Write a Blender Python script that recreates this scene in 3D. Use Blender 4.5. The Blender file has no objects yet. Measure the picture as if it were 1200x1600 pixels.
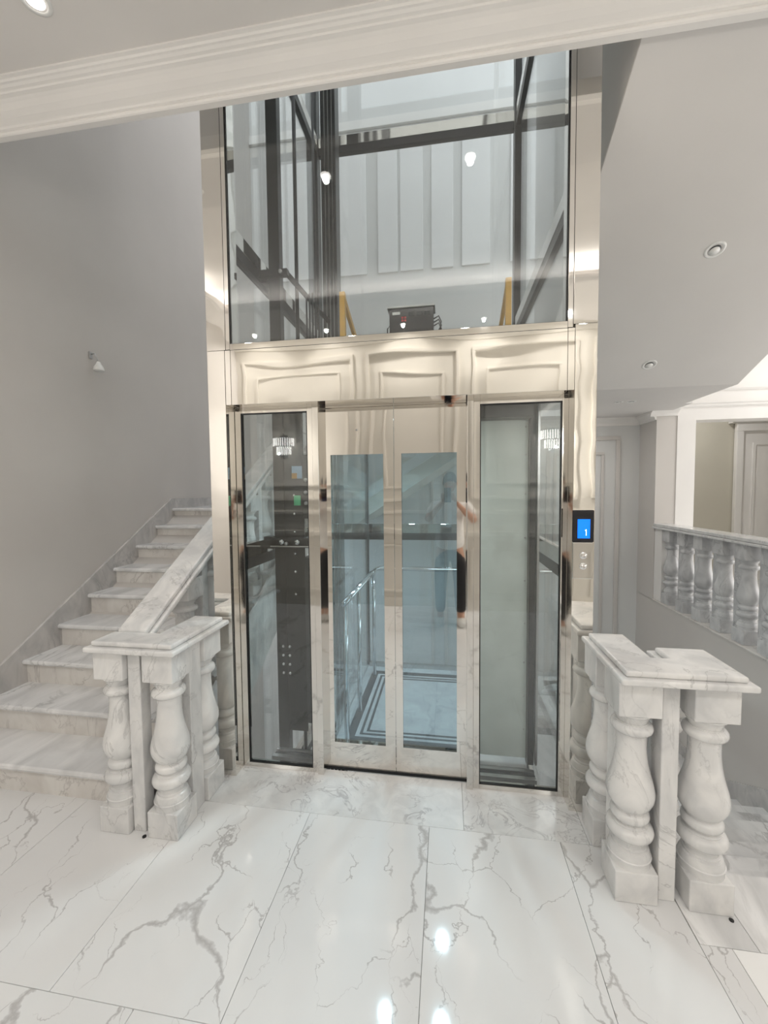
import bpy, bmesh, math, random
from mathutils import Vector, Matrix
random.seed(7)
S = bpy.context.scene
COL = S.collection

# ------------------------------------------------------------------ camera
F_PX = 642.9
cam_d = bpy.data.cameras.new('camera')
cam_d.sensor_fit = 'HORIZONTAL'; cam_d.sensor_width = 36.0
cam_d.lens = F_PX / 1200 * 36.0
cam_d.clip_start = 0.01; cam_d.clip_end = 100
cam = bpy.data.objects.new('camera', cam_d); COL.objects.link(cam)
Rv = Vector((0.98824193, 0.15262198, -0.00918772))
Uv = Vector((0.0012261, 0.05217801, 0.99863705))
Fv = Vector((-0.15289336, 0.98690627, -0.05137737))
cam.matrix_world = Matrix(((Rv.x, Uv.x, -Fv.x, 0.0), (Rv.y, Uv.y, -Fv.y, -2.12), (Rv.z, Uv.z, -Fv.z, 1.625), (0, 0, 0, 1)))
S.camera = cam

# ------------------------------------------------------------------ world
W = bpy.data.worlds.new('world'); S.world = W; W.use_nodes = True
W.node_tree.nodes['Background'].inputs[0].default_value = (0.95, 0.97, 1.0, 1)
W.node_tree.nodes['Background'].inputs[1].default_value = 3.6

# ------------------------------------------------------------------ colour management
S.view_settings.view_transform = 'Standard'
S.view_settings.look = 'None'
S.view_settings.gamma = 1.0
S.view_settings.use_curve_mapping = False
S.view_settings.exposure = -0.66
S.cycles.transparent_max_bounces = 32
S.cycles.max_bounces = 10
S.cycles.diffuse_bounces = 5
S.cycles.glossy_bounces = 6
S.cycles.sample_clamp_indirect = 6.0

def area(name, loc, sx, sy, power, col=(1, 1, 1), rot=(0, 0, 0)):
    l = bpy.data.lights.new(name, 'AREA'); l.shape = 'RECTANGLE'; l.size = sx; l.size_y = sy
    l.energy = power; l.color = col
    o = bpy.data.objects.new(name, l); COL.objects.link(o); o.location = loc; o.rotation_euler = rot
    return o
WARM = (1.0, 0.975, 0.94)
# hidden LED strips of the ceiling tray throw light up onto the tray
area('cove_strip_light', (0.4, -2.46, 3.745), 6.4, 0.06, 100, WARM, (math.radians(165), 0, 0))
area('gallery_window_light', (6.55, 1.0, 1.9), 2.0, 4.5, 180, (1, .99, .98), (0, math.radians(90), 0))
area('lower_stair_fill', (-2.2, 2.9, 1.19), .5, .5, 30, (.95, .95, 1))  # unseen fill lamp added under the left landing to brighten the lower storey
area('back_wall_fill', (1.25, 3.2, 2.55), .4, .4, 12, (1, .98, .96))  # hidden fill lamp added to lift the back wall and lower steps
area('cove_strip_light', (-2.66, -1.5, 3.745), 0.06, 1.3, 8, WARM, (math.pi, math.radians(-15), 0))

# ------------------------------------------------------------------ material helpers
def newmat(name):
    m = bpy.data.materials.new(name); m.use_nodes = True
    nt = m.node_tree; b = nt.nodes['Principled BSDF']
    return m, nt, b
def N(nt, t, **kw):
    n = nt.nodes.new(t)
    for k, v in kw.items():
        if k.startswith('i_'):
            n.inputs[k[2:].replace('_', ' ')].default_value = v
        else: setattr(n, k, v)
    return n
def ramp(nt, stops, interp='LINEAR'):
    r = nt.nodes.new('ShaderNodeValToRGB'); cr = r.color_ramp; cr.interpolation = interp
    while len(cr.elements) > 1: cr.elements.remove(cr.elements[-1])
    cr.elements[0].position = stops[0][0]; cr.elements[0].color = stops[0][1]
    for p, c in stops[1:]:
        e = cr.elements.new(p); e.color = c
    return r
def g(v, a=1): return (v, v, v, a)
def paint(name, col, rough=0.6, spec=0.3, var=0.03):
    m, nt, b = newmat(name)
    tc = N(nt, 'ShaderNodeTexCoord'); n = N(nt, 'ShaderNodeTexNoise'); n.inputs['Scale'].default_value = 1.3; n.inputs['Detail'].default_value = 3
    nt.links.new(tc.outputs['Object'], n.inputs['Vector'])
    r = ramp(nt, [(0.3, tuple(c * (1 - var) for c in col) + (1,)), (0.7, tuple(min(1, c * (1 + var)) for c in col) + (1,))])
    nt.links.new(n.outputs['Fac'], r.inputs[0]); nt.links.new(r.outputs[0], b.inputs['Base Color'])
    n2 = N(nt, 'ShaderNodeTexNoise'); n2.inputs['Scale'].default_value = 220
    nt.links.new(tc.outputs['Object'], n2.inputs['Vector'])
    bp = N(nt, 'ShaderNodeBump'); bp.inputs['Strength'].default_value = 0.04; bp.inputs['Distance'].default_value = 0.002
    nt.links.new(n2.outputs['Fac'], bp.inputs['Height']); nt.links.new(bp.outputs[0], b.inputs['Normal'])
    b.inputs['Roughness'].default_value = rough; b.inputs['Specular IOR Level'].default_value = spec
    return m
def plain(name, col, rough=0.4, metal=0.0, emit=None, es=1.0):
    m, nt, b = newmat(name)
    tc = N(nt, 'ShaderNodeTexCoord'); n = N(nt, 'ShaderNodeTexNoise'); n.inputs['Scale'].default_value = 30
    nt.links.new(tc.outputs['Object'], n.inputs['Vector'])
    r = ramp(nt, [(0.3, tuple(c * 0.93 for c in col) + (1,)), (0.7, tuple(min(1, c * 1.05) for c in col) + (1,))])
    nt.links.new(n.outputs['Fac'], r.inputs[0]); nt.links.new(r.outputs[0], b.inputs['Base Color'])
    b.inputs['Roughness'].default_value = rough; b.inputs['Metallic'].default_value = metal
    if emit:
        b.inputs['Emission Color'].default_value = tuple(emit) + (1,); b.inputs['Emission Strength'].default_value = es
    return m
def marble(name, base, vein, cloud, scale=3.0, rough=0.22, veinw=0.02, vamt=0.8, stretch=(1, 1, 0.6), rnd=40):
    m, nt, b = newmat(name); L = nt.links
    tc = N(nt, 'ShaderNodeTexCoord'); oi = N(nt, 'ShaderNodeObjectInfo')
    mul = N(nt, 'ShaderNodeVectorMath', operation='MULTIPLY_ADD')
    cmb = N(nt, 'ShaderNodeCombineXYZ'); L.new(oi.outputs['Random'], cmb.inputs[0]); L.new(oi.outputs['Random'], cmb.inputs[1]); L.new(oi.outputs['Random'], cmb.inputs[2])
    L.new(cmb.outputs[0], mul.inputs[0]); mul.inputs[1].default_value = (rnd, rnd * .7, rnd * 1.3); L.new(tc.outputs['Object'], mul.inputs[2])
    mp = N(nt, 'ShaderNodeMapping'); mp.inputs['Rotation'].default_value = (0.5, 0.6, 0.7); mp.inputs['Scale'].default_value = tuple(scale * s for s in stretch)
    L.new(mul.outputs[0], mp.inputs[0])
    n1 = N(nt, 'ShaderNodeTexNoise'); n1.inputs['Scale'].default_value = 1; n1.inputs['Detail'].default_value = 7; n1.inputs['Roughness'].default_value = .6; n1.inputs['Distortion'].default_value = 1.2
    L.new(mp.outputs[0], n1.inputs['Vector'])
    v1 = ramp(nt, [(0.5 - veinw * 2, g(0)), (0.5, g(1)), (0.5 + veinw, g(0))]); L.new(n1.outputs['Fac'], v1.inputs[0])
    n2 = N(nt, 'ShaderNodeTexNoise'); n2.inputs['Scale'].default_value = 0.7; n2.inputs['Detail'].default_value = 4; L.new(mp.outputs[0], n2.inputs['Vector'])
    msk = ramp(nt, [(0.42, g(0)), (0.6, g(1))]); L.new(n2.outputs['Fac'], msk.inputs[0])
    n3 = N(nt, 'ShaderNodeTexNoise'); n3.inputs['Scale'].default_value = 2.2; n3.inputs['Detail'].default_value = 6; n3.inputs['Distortion'].default_value = .8; L.new(mp.outputs[0], n3.inputs['Vector'])
    cl = ramp(nt, [(0.35, tuple(base) + (1,)), (0.72, tuple(cloud) + (1,))]); L.new(n3.outputs['Fac'], cl.inputs[0])
    mm = N(nt, 'ShaderNodeMath', operation='MULTIPLY'); L.new(v1.outputs[0], mm.inputs[0]); L.new(msk.outputs[0], mm.inputs[1])
    m2 = N(nt, 'ShaderNodeMath', operation='MULTIPLY'); L.new(mm.outputs[0], m2.inputs[0]); m2.inputs[1].default_value = vamt
    mx = N(nt, 'ShaderNodeMixRGB'); L.new(m2.outputs[0], mx.inputs[0]); L.new(cl.outputs[0], mx.inputs[1]); mx.inputs[2].default_value = tuple(vein) + (1,)
    L.new(mx.outputs[0], b.inputs['Base Color'])
    b.inputs['Roughness'].default_value = rough
    return m
def floor_marble(name):
    m, nt, b = newmat(name); L = nt.links
    tc = N(nt, 'ShaderNodeTexCoord'); oi = N(nt, 'ShaderNodeObjectInfo')
    cmb = N(nt, 'ShaderNodeCombineXYZ')
    for i in range(3): L.new(oi.outputs['Random'], cmb.inputs[i])
    mul = N(nt, 'ShaderNodeVectorMath', operation='MULTIPLY_ADD'); L.new(cmb.outputs[0], mul.inputs[0]); mul.inputs[1].default_value = (37, 23, 11); L.new(tc.outputs['Object'], mul.inputs[2])
    nz = N(nt, 'ShaderNodeTexNoise'); nz.inputs['Scale'].default_value = 3.0; nz.inputs['Detail'].default_value = 6; nz.inputs['Roughness'].default_value = .55; L.new(mul.outputs[0], nz.inputs['Vector'])
    wob = N(nt, 'ShaderNodeVectorMath', operation='MULTIPLY_ADD'); L.new(nz.outputs['Color'], wob.inputs[0]); wob.inputs[1].default_value = (.42, .42, .42); L.new(mul.outputs[0], wob.inputs[2])
    mp = N(nt, 'ShaderNodeMapping'); mp.inputs['Rotation'].default_value = (0, 0, -0.35); mp.inputs['Scale'].default_value = (2.1, 0.95, 1); L.new(wob.outputs[0], mp.inputs[0])
    outs = []
    for sc, w, lo, hi in ((1.0, .024, .44, .70), (2.0, .009, .50, .66)):
        vo = N(nt, 'ShaderNodeTexVoronoi', feature='DISTANCE_TO_EDGE'); vo.inputs['Scale'].default_value = sc; L.new(mp.outputs[0], vo.inputs['Vector'])
        nm = N(nt, 'ShaderNodeTexNoise'); nm.inputs['Scale'].default_value = 2.2 * sc; nm.inputs['Detail'].default_value = 3; L.new(mul.outputs[0], nm.inputs['Vector'])
        mk = ramp(nt, [(lo, g(0)), (hi, g(1))]); L.new(nm.outputs['Fac'], mk.inputs[0])
        # width varies with the mask
        wd = N(nt, 'ShaderNodeMath', operation='MULTIPLY_ADD'); L.new(mk.outputs[0], wd.inputs[0]); wd.inputs[1].default_value = w; wd.inputs[2].default_value = 0.004
        dv = N(nt, 'ShaderNodeMath', operation='DIVIDE'); L.new(vo.outputs['Distance'], dv.inputs[0]); L.new(wd.outputs[0], dv.inputs[1])
        sb = N(nt, 'ShaderNodeMath', operation='SUBTRACT', use_clamp=True); sb.inputs[0].default_value = 1.0; L.new(dv.outputs[0], sb.inputs[1])
        pw = N(nt, 'ShaderNodeMath', operation='POWER'); L.new(sb.outputs[0], pw.inputs[0]); pw.inputs[1].default_value = .7
        mk2 = N(nt, 'ShaderNodeMath', operation='MULTIPLY'); L.new(pw.outputs[0], mk2.inputs[0])
        mk3 = ramp(nt, [(lo - .06, g(0)), (lo + .05, g(1))]); L.new(nm.outputs['Fac'], mk3.inputs[0]); L.new(mk3.outputs[0], mk2.inputs[1])
        outs.append(mk2)
    ad = N(nt, 'ShaderNodeMath', operation='MAXIMUM'); L.new(outs[0].outputs[0], ad.inputs[0]); L.new(outs[1].outputs[0], ad.inputs[1])
    fin = N(nt, 'ShaderNodeMath', operation='MULTIPLY'); L.new(ad.outputs[0], fin.inputs[0]); fin.inputs[1].default_value = .72
    nc = N(nt, 'ShaderNodeTexNoise'); nc.inputs['Scale'].default_value = 1.6; nc.inputs['Detail'].default_value = 4; L.new(mul.outputs[0], nc.inputs['Vector'])
    cl = ramp(nt, [(.3, (.80, .80, .795, 1)), (.7, (.73, .73, .73, 1))]); L.new(nc.outputs['Fac'], cl.inputs[0])
    mx = N(nt, 'ShaderNodeMixRGB'); L.new(fin.outputs[0], mx.inputs[0]); L.new(cl.outputs[0], mx.inputs[1]); mx.inputs[2].default_value = (.36, .345, .34, 1)
    L.new(mx.outputs[0], b.inputs['Base Color']); b.inputs['Roughness'].default_value = .06; b.inputs['IOR'].default_value = 1.55
    return m
def mirror(name, col=(.80, .775, .73), rough=.03, wave=.012, sc=(1.6, 1.6, 5.0)):
    m, nt, b = newmat(name); L = nt.links
    b.inputs['Base Color'].default_value = col + (1,); b.inputs['Metallic'].default_value = 1; b.inputs['Roughness'].default_value = rough
    tc = N(nt, 'ShaderNodeTexCoord'); mp = N(nt, 'ShaderNodeMapping'); mp.inputs['Scale'].default_value = sc; L.new(tc.outputs['Object'], mp.inputs[0])
    n = N(nt, 'ShaderNodeTexNoise'); n.inputs['Scale'].default_value = 1.0; n.inputs['Detail'].default_value = 1; L.new(mp.outputs[0], n.inputs['Vector'])
    bp = N(nt, 'ShaderNodeBump'); bp.inputs['Strength'].default_value = 1.0; bp.inputs['Distance'].default_value = wave
    L.new(n.outputs['Fac'], bp.inputs['Height']); L.new(bp.outputs[0], b.inputs['Normal'])
    return m
def glass(name, tint=(.93, .95, .95), refl=1.0, base=.045):
    m = bpy.data.materials.new(name); m.use_nodes = True; nt = m.node_tree; L = nt.links
    nt.nodes.remove(nt.nodes['Principled BSDF']); out = nt.nodes['Material Output']
    tr = N(nt, 'ShaderNodeBsdfTransparent'); tr.inputs[0].default_value = tint + (1,)
    gl = N(nt, 'ShaderNodeBsdfGlossy'); gl.inputs['Roughness'].default_value = .0; gl.inputs[0].default_value = (refl, refl, refl, 1)
    lw = N(nt, 'ShaderNodeLayerWeight'); lw.inputs[0].default_value = .5
    p = N(nt, 'ShaderNodeMath', operation='POWER'); L.new(lw.outputs['Facing'], p.inputs[0]); p.inputs[1].default_value = 5
    a = N(nt, 'ShaderNodeMath', operation='MULTIPLY_ADD'); L.new(p.outputs[0], a.inputs[0]); a.inputs[1].default_value = 1 - base; a.inputs[2].default_value = base
    mx = N(nt, 'ShaderNodeMixShader'); L.new(a.outputs[0], mx.inputs[0]); L.new(tr.outputs[0], mx.inputs[1]); L.new(gl.outputs[0], mx.inputs[2])
    L.new(mx.outputs[0], out.inputs[0])
    return m
def steel_sheet(name):
    m, nt, b = newmat(name); L = nt.links
    tc = N(nt, 'ShaderNodeTexCoord'); n = N(nt, 'ShaderNodeTexNoise'); n.inputs['Scale'].default_value = 5; n.inputs['Detail'].default_value = 5; L.new(tc.outputs['Object'], n.inputs['Vector'])
    r = ramp(nt, [(.25, (.58, .63, .60, 1)), (.6, (.68, .73, .70, 1)), (.75, (.60, .64, .61, 1))]); L.new(n.outputs['Fac'], r.inputs[0]); L.new(r.outputs[0], b.inputs['Base Color'])
    b.inputs['Roughness'].default_value = .55; b.inputs['Metallic'].default_value = .25
    return m

M = {}
M['wall'] = paint('wall_paint', (.63, .60, .57))
M['void_wall'] = paint('stairwell_paint', (.70, .70, .69))
M['panel_white'] = paint('panel_white_paint', (.86, .86, .86))
M['soffit'] = paint('soffit_paint', (.72, .70, .68))
M['ceil'] = paint('ceiling_paint', (.77, .745, .72))
M['cream'] = paint('cream_paint', (.72, .685, .62), .45)
M['white_trim'] = paint('white_trim_paint', (.85, .83, .805), .4)
M['hall'] = paint('hall_paint', (.58, .55, .47))
M['marble'] = marble('carrara_marble', (.81, .80, .785), (.40, .395, .39), (.60, .60, .60), 3.8, .2, .010, .62)
M['tread'] = marble('tread_marble', (.84, .835, .83), (.38, .375, .375), (.58, .58, .58), 2.6, .16, .018, .75, (1, .35, 1))
M['riser'] = marble('riser_marble', (.76, .735, .70), (.42, .39, .37), (.64, .605, .57), 3.4, .25, .012, .6)
M['skirt'] = marble('skirting_marble', (.62, .60, .58), (.36, .35, .35), (.46, .45, .44), 4, .22, .03, .6)
M['gmarble'] = marble('grey_marble', (.66, .66, .66), (.32, .32, .33), (.46, .46, .47), 4.0, .25, .016, .8)
M['strip'] = marble('threshold_marble', (.76, .76, .755), (.40, .39, .40), (.64, .64, .64), 5.0, .12, .014, .8)
M['tile'] = floor_marble('polished_floor_tile')
M['tile_glare'] = marble('floor_tile_painted_glare', (.90, .90, .89), (.6, .6, .6), (.84, .84, .83), 1.5, .06)  # window reflection on the floor, painted in as a whiter tile colour
M['grout'] = plain('grout', (.33, .31, .29), .8)
M['mirror'] = mirror('mirror_steel', (.82, .795, .75), .03, .0035, (1.3, 1.3, 4.5))
M['mirror_door'] = mirror('mirror_steel_door', (.80, .77, .73), .03, .0035, (2.5, 2.5, 2.2))
M['mirror_plain'] = mirror('mirror_steel_trim', (.74, .72, .69), .05, .0, (1, 1, 1))
M['steel'] = plain('brushed_steel', (.55, .55, .55), .3, 1)
M['chrome'] = plain('chrome', (.85, .87, .88), .08, 1)
M['dark'] = plain('dark_steel', (.020, .021, .023), .35, .3)
M['dark2'] = plain('charcoal_steel', (.05, .054, .058), .4, .4)
M['black'] = plain('black_rubber', (.012, .012, .012), .5)
M['glass'] = glass('clear_glass', (.96, .975, .975))
M['front_glass'] = glass('front_glass', (.92, .94, .94), 1.0, .062)
M['door_glass'] = glass('blue_door_glass', (.79, .895, .945), 1.0, .11)
M['sheet'] = steel_sheet('galvanised_sheet')
M['yellow'] = plain('yellow_paint', (.72, .42, .08), .45)
M['blue'] = plain('blue_lcd', (.0, .1, .8), .2, 0, (.0, .22, 1.0), 1.6)
M['lcdwhite'] = plain('lcd_white', (.8, .9, 1), .3, 0, (.8, .95, 1), 2.5)
M['blackgloss'] = plain('black_gloss', (.01, .01, .015), .1)
M['lamp'] = plain('lamp_glow', (1, 1, 1), .4, 0, (1, .96, .9), 14)
M['cablamp'] = plain('cab_lamp_glow', (1, 1, 1), .4, 0, (.8, .95, 1), 14)
M['led'] = plain('led_glow', (1, 1, 1), .4, 0, (1, .93, .82), 6)
M['bulb'] = plain('white_plastic', (.85, .85, .83), .3)
M['crystal'] = plain('crystal_glow', (1, 1, 1), .1, 0, (1, .97, .92), 9)
M['red'] = plain('red_plastic', (.6, .02, .02), .4)
M['green'] = plain('green_label', (.1, .5, .25), .5)
M['orange'] = plain('orange_label', (.5, .28, .08), .5)
M['bluelabel'] = plain('pale_blue_label', (.4, .55, .7), .5)
M['skin'] = plain('skin', (.50, .29, .20), .5)
M['tshirt'] = plain('white_cotton', (.80, .78, .75), .8)
M['trouser'] = plain('black_cotton', (.02, .02, .022), .8)
M['hair'] = plain('dark_hair', (.02, .015, .012), .6)
M['shoe'] = plain('white_shoe', (.7, .7, .68), .5)
M['cabfloor'] = marble('cab_floor_marble', (.46, .46, .455), (.3, .3, .3), (.36, .36, .36), 3, .2)

# ------------------------------------------------------------------ object helpers
WP = {}
class MB:
    def __init__(s): s.v = []; s.f = []; s.sm = []
    def add(s, vs, fs, smooth=False):
        k = len(s.v); s.v += [tuple(v) for v in vs]; s.f += [tuple(i + k for i in f) for f in fs]; s.sm += [smooth] * len(fs); return s
    def box(s, x0, x1, y0, y1, z0, z1):
        if x0 > x1: x0, x1 = x1, x0
        if y0 > y1: y0, y1 = y1, y0
        return s.add([(x0, y0, z0), (x1, y0, z0), (x1, y1, z0), (x0, y1, z0), (x0, y0, z1), (x1, y0, z1), (x1, y1, z1), (x0, y1, z1)],
                     [(0, 3, 2, 1), (4, 5, 6, 7), (0, 1, 5, 4), (1, 2, 6, 5), (2, 3, 7, 6), (3, 0, 4, 7)])
    def prism(s, pts, axis, a, b):
        """pts: 2D polygon (counter-clockwise), extruded along axis from a to b."""
        n = len(pts)
        def P(p, t): return {'x': (t, p[0], p[1]), 'y': (p[0], t, p[1]), 'z': (p[0], p[1], t)}[axis]
        vs = [P(p, a) for p in pts] + [P(p, b) for p in pts]
        fs = [tuple(range(n))[::-1], tuple(range(n, 2 * n))] + [(i, (i + 1) % n, n + (i + 1) % n, n + i) for i in range(n)]
        return s.add(vs, fs)
    def lathe(s, prof, cx, cy, z0=0, seg=28, smooth=True):
        n = len(prof); vs = []
        for r, z in prof:
            for k in range(seg):
                a = 2 * math.pi * k / seg; vs.append((cx + r * math.cos(a), cy + r * math.sin(a), z0 + z))
        fs = [(i * seg + k, i * seg + (k + 1) % seg, (i + 1) * seg + (k + 1) % seg, (i + 1) * seg + k) for i in range(n - 1) for k in range(seg)]
        # split the surface where the profile turns sharply, so the rings keep crisp edges
        run = 0
        for i in range(1, n):
            sharp = i == n - 1
            if not sharp:
                a = math.atan2(prof[i][1] - prof[i-1][1], prof[i][0] - prof[i-1][0]); b = math.atan2(prof[i+1][1] - prof[i][1], prof[i+1][0] - prof[i][0])
                d = abs(a - b); d = min(d, 2 * math.pi - d); sharp = d > math.radians(38)
            if sharp:
                sub = vs[run * seg:(i + 1) * seg]; m_ = i - run + 1
                s.add(sub, [(j * seg + k, j * seg + (k + 1) % seg, (j + 1) * seg + (k + 1) % seg, (j + 1) * seg + k) for j in range(m_ - 1) for k in range(seg)], smooth)
                run = i
        return s
    def tube(s, pts, r, seg=10, cap=True):
        pts = [Vector(p) for p in pts]; rings = []
        for i, p in enumerate(pts):
            d = (pts[min(i + 1, len(pts) - 1)] - pts[max(i - 1, 0)]).normalized()
            up = Vector((0, 0, 1)) if abs(d.z) < .9 else Vector((1, 0, 0))
            a = d.cross(up).normalized(); b2 = a.cross(d)
            rings.append([p + (a * math.cos(2 * math.pi * k / seg) + b2 * math.sin(2 * math.pi * k / seg)) * r for k in range(seg)])
        vs = [v for rr in rings for v in rr]
        fs = [(i * seg + k, i * seg + (k + 1) % seg, (i + 1) * seg + (k + 1) % seg, (i + 1) * seg + k) for i in range(len(pts) - 1) for k in range(seg)]
        if cap: fs += [tuple(range(seg))[::-1], tuple((len(pts) - 1) * seg + k for k in range(seg))]
        return s.add(vs, fs, True)
    def disc(s, c, n, r, h, seg=20):
        n = Vector(n).normalized(); return s.tube([Vector(c), Vector(c) + n * h], r, seg)
    def ball(s, c, r, seg=12, sz=1.0):
        rg = seg // 2; vs = []
        for i in range(rg + 1):
            t = math.pi * i / rg
            for k in range(seg):
                a = 2 * math.pi * k / seg; vs.append((c[0] + r * math.sin(t) * math.cos(a), c[1] + r * math.sin(t) * math.sin(a), c[2] - r * sz * math.cos(t)))
        return s.add(vs, [(i * seg + k, i * seg + (k + 1) % seg, (i + 1) * seg + (k + 1) % seg, (i + 1) * seg + k) for i in range(rg) for k in range(seg)], True)
    def mesh(s, name):
        me = bpy.data.meshes.new(name); me.from_pydata(s.v, [], s.f); me.polygons.foreach_set('use_smooth', s.sm)
        bm = bmesh.new(); bm.from_mesh(me); bmesh.ops.recalc_face_normals(bm, faces=bm.faces); bm.to_mesh(bm_me := me); bm.free()
        me.update(); return me
def put(name, me, mat=None, parent=None, bevel=0, loc=None, seg=2):
    if isinstance(me, MB): me = me.mesh(name)
    if mat is not None and not me.materials: me.materials.append(mat)
    o = bpy.data.objects.new(name, me); COL.objects.link(o)
    w = Vector(loc) if loc else Vector((0, 0, 0))
    o.location = w; WP[o.name] = w
    if parent is not None:
        o.parent = parent; o.matrix_parent_inverse = Matrix.Translation(-WP[parent.name])
    if bevel:
        b = o.modifiers.new('bevel', 'BEVEL'); b.width = bevel; b.segments = seg; b.limit_method = 'ANGLE'; b.angle_limit = math.radians(40)
    return o
def thing(name, label, cat, loc=(0, 0, 0), group=None):
    o = bpy.data.objects.new(name, None); COL.objects.link(o); o.empty_display_size = .1
    o.location = loc; WP[o.name] = Vector(loc); o['label'] = label; o['category'] = cat
    if group: o['group'] = group
    return o
def tag(o, label, cat, group=None):
    o['label'] = label; o['category'] = cat
    if group: o['group'] = group
    return o
def struct(name, mb, mat, bevel=0, parent=None):
    o = put(name, mb, mat, parent, bevel)
    if parent is None: o['kind'] = 'structure'
    return o
B = lambda *a: MB().box(*a)

# ------------------------------------------------------------------ setting: floors
fl = struct('floor', B(-2.9, .90, -3.3, -.20, -.28, -.008).box(.90, 2.55, -3.3, -.29, -.28, -.008).box(2.55, 6.6, -3.3, -.20, -.28, -.008), M['grout'])
J0, TW = -1.290, .6
def tile(x0, x1, y0, y1, mat, nm='tile', z=0.0, parent=fl):
    if x1 - x0 < .02: return
    gp = .0009
    put(nm, B(x0 + gp - (x0 + x1) / 2, x1 - gp - (x0 + x1) / 2, y0 + gp - (y0 + y1) / 2, y1 - gp - (y0 + y1) / 2, -.012, 0), mat, parent, .0006, ((x0 + x1) / 2, (y0 + y1) / 2, z), 1)
x = J0 - 3 * TW
rowy = [(-1.041, -.200), (-2.241, -1.041), (-3.3, -2.241)]
for r, (y0, y1) in enumerate(rowy):
    off = 0.0 if r % 2 == 0 else .29
    x = J0 - 3 * TW - off
    while x < 6.6:
        a, b2 = max(x, -2.9), min(x + TW, 6.6)
        top = y1
        if r == 0 and a >= 1.08: top = -.58          # marble stair slab takes over here
        if r == 0 and a < 1.08 < b2: 
            tile(a, .885, y0, top, M['tile']); tile(.885, .99, y0, -.58, M['tile']); tile(.99, b2, y0, -.58, M['tile_glare'])
        elif b2 > a: tile(a, b2, y0, top, M['tile_glare'] if r == 0 and 1.0 < a < 2.0 else M['tile'])
        x += TW
# stair-head slabs on the right and threshold slabs before the lift
for a, b2 in ((.887, 1.08), (1.08, 1.82), (1.82, 2.54)):
    tile(a, b2, -.58, -.262, M['tread'], 'stair_head_slab')
tile(2.54, 6.6, -.58, -.2, M['tile'])
thr = struct('threshold', B(-1.30, .64, -.2, .13, -.28, -.008), M['grout'])
for a, b2 in ((-1.30, .075), (.075, .64)):
    tile(a, b2, -.2, .13, M['strip'], 'threshold_slab', 0, thr)
tile(.64, .887, -.2, -.0, M['strip'], 'threshold_slab', 0, thr)
tile(-1.50, -1.30, -.2, 0.0, M['strip'], 'threshold_slab', 0, thr)

# lower storey floor + gallery floor
struct('floor_lower', B(-2.9, 2.55, -.3, 3.9, -3.1, -2.925), M['tile'])
struct('floor_gallery', B(2.56, 6.6, -.2, 6.0, -.1, .0), M['tile'])

# ------------------------------------------------------------------ setting: walls
struct('wall_left', B(-3.05, -2.9, -3.45, 4.05, -3.1, 12), M['wall'])
wb = struct('wall_back', B(-3.05, 2.70, 3.9, 4.05, -3.1, 12), M['void_wall'])
struct('wall_front', B(-3.05, 6.75, -3.45, -3.3, -.3, 6.8), M['cream'])
struct('wall_right', B(6.6, 6.75, -3.45, 6.15, -.3, 6.8), M['cream'])
# wall carrying the gallery balustrade
struct('wall_stair_right', B(2.55, 2.70, -.25, 3.9, -3.1, .225), M['wall'])
struct('wall_stair_right_pier', B(2.55, 2.78, 3.46, 3.9, .22, 3.67), M['wall'])
struct('wall_upper_right', B(2.62, 2.80, -.3, 3.45, 3.0, 8.0), M['void_wall']) if False else None
# mouldings on the back wall (picture-frame panels)
def frame(mb, x0, x1, z0, z1, y, w=.035, d=.018, s=-1):
    ya, yb = (y, y + s * d)
    mb.box(x0, x1, ya, yb, z1 - w, z1); mb.box(x0, x1, ya, yb, z0, z0 + w); mb.box(x0, x0 + w, ya, yb, z0 + w, z1 - w); mb.box(x1 - w, x1, ya, yb, z0 + w, z1 - w)
k = 0
def mould(mb, nm, parent, mat): return put(nm, mb, mat, parent, .004)
for x0, x1 in ((-2.55, -1.95), (-1.75, -1.15), (-.98, -.70), (-.66, -.34), (-.22, .08), (.20, .58), (.85, 1.40), (1.55, 1.95)):
    mb = MB(); mb.box(x0, x1, 3.9, 3.88, 4.75, 6.46); mould(mb, 'wall_panel', wb, M['panel_white'])
mb = MB(); mb.box(-2.9, 2.55, 3.9, 3.86, 6.75, 6.87); mould(mb, 'wall_moulding', wb, M['white_trim'])
for x0, x1 in ((-.9, .0), (.2, 1.1), (1.35, 2.30)):
    mb = MB(); frame(mb, x0, x1, -1.2, 2.33, 3.9, .05, .025); mould(mb, 'panel_moulding', wb, M['wall'])
    mb = MB(); frame(mb, x0 + .10, x1 - .2, -1.1, 2.12, 3.9, .035, .02); mould(mb, 'panel_moulding', wb, M['wall'])
# wall behind the photographer: panel mouldings
wf = bpy.data.objects['wall_front']
for x0, x1 in ((-2.80, -1.22), (-1.05, .13), (.30, 1.58), (1.75, 2.95), (3.12, 4.3), (4.5, 5.7)):
    mb = MB(); frame(mb, x0, x1, 1.50, 3.40, -3.3, .04, .035, 1); mould(mb, 'panel_moulding', wf, M['cream'])
    mb = MB(); frame(mb, x0 + .19, x1 - .19, 1.70, 3.18, -3.3, .03, .025, 1); mould(mb, 'panel_moulding', wf, M['cream'])
    mb = MB(); frame(mb, x0, x1, .22, .85, -3.3, .035, .022, 1); mould(mb, 'panel_moulding', wf, M['cream'])
for z, hgt, d in ((1.30, .05, .03), (1.0, .07, .04), (0, .14, .02)):
    mb = MB(); mb.box(-2.9, 6.6, -3.3, -3.3 + d, z, z + hgt); struct('trim_%d' % int(z * 10), mb, M['cream'], .006)
mb = MB().prism([(-3.3, 3.54), (-3.28, 3.54), (-3.22, 3.62), (-3.20, 3.67), (-3.3, 3.67)], 'x', -2.9, 6.6); struct('trim_cornice_front', mb, M['cream'])

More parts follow.
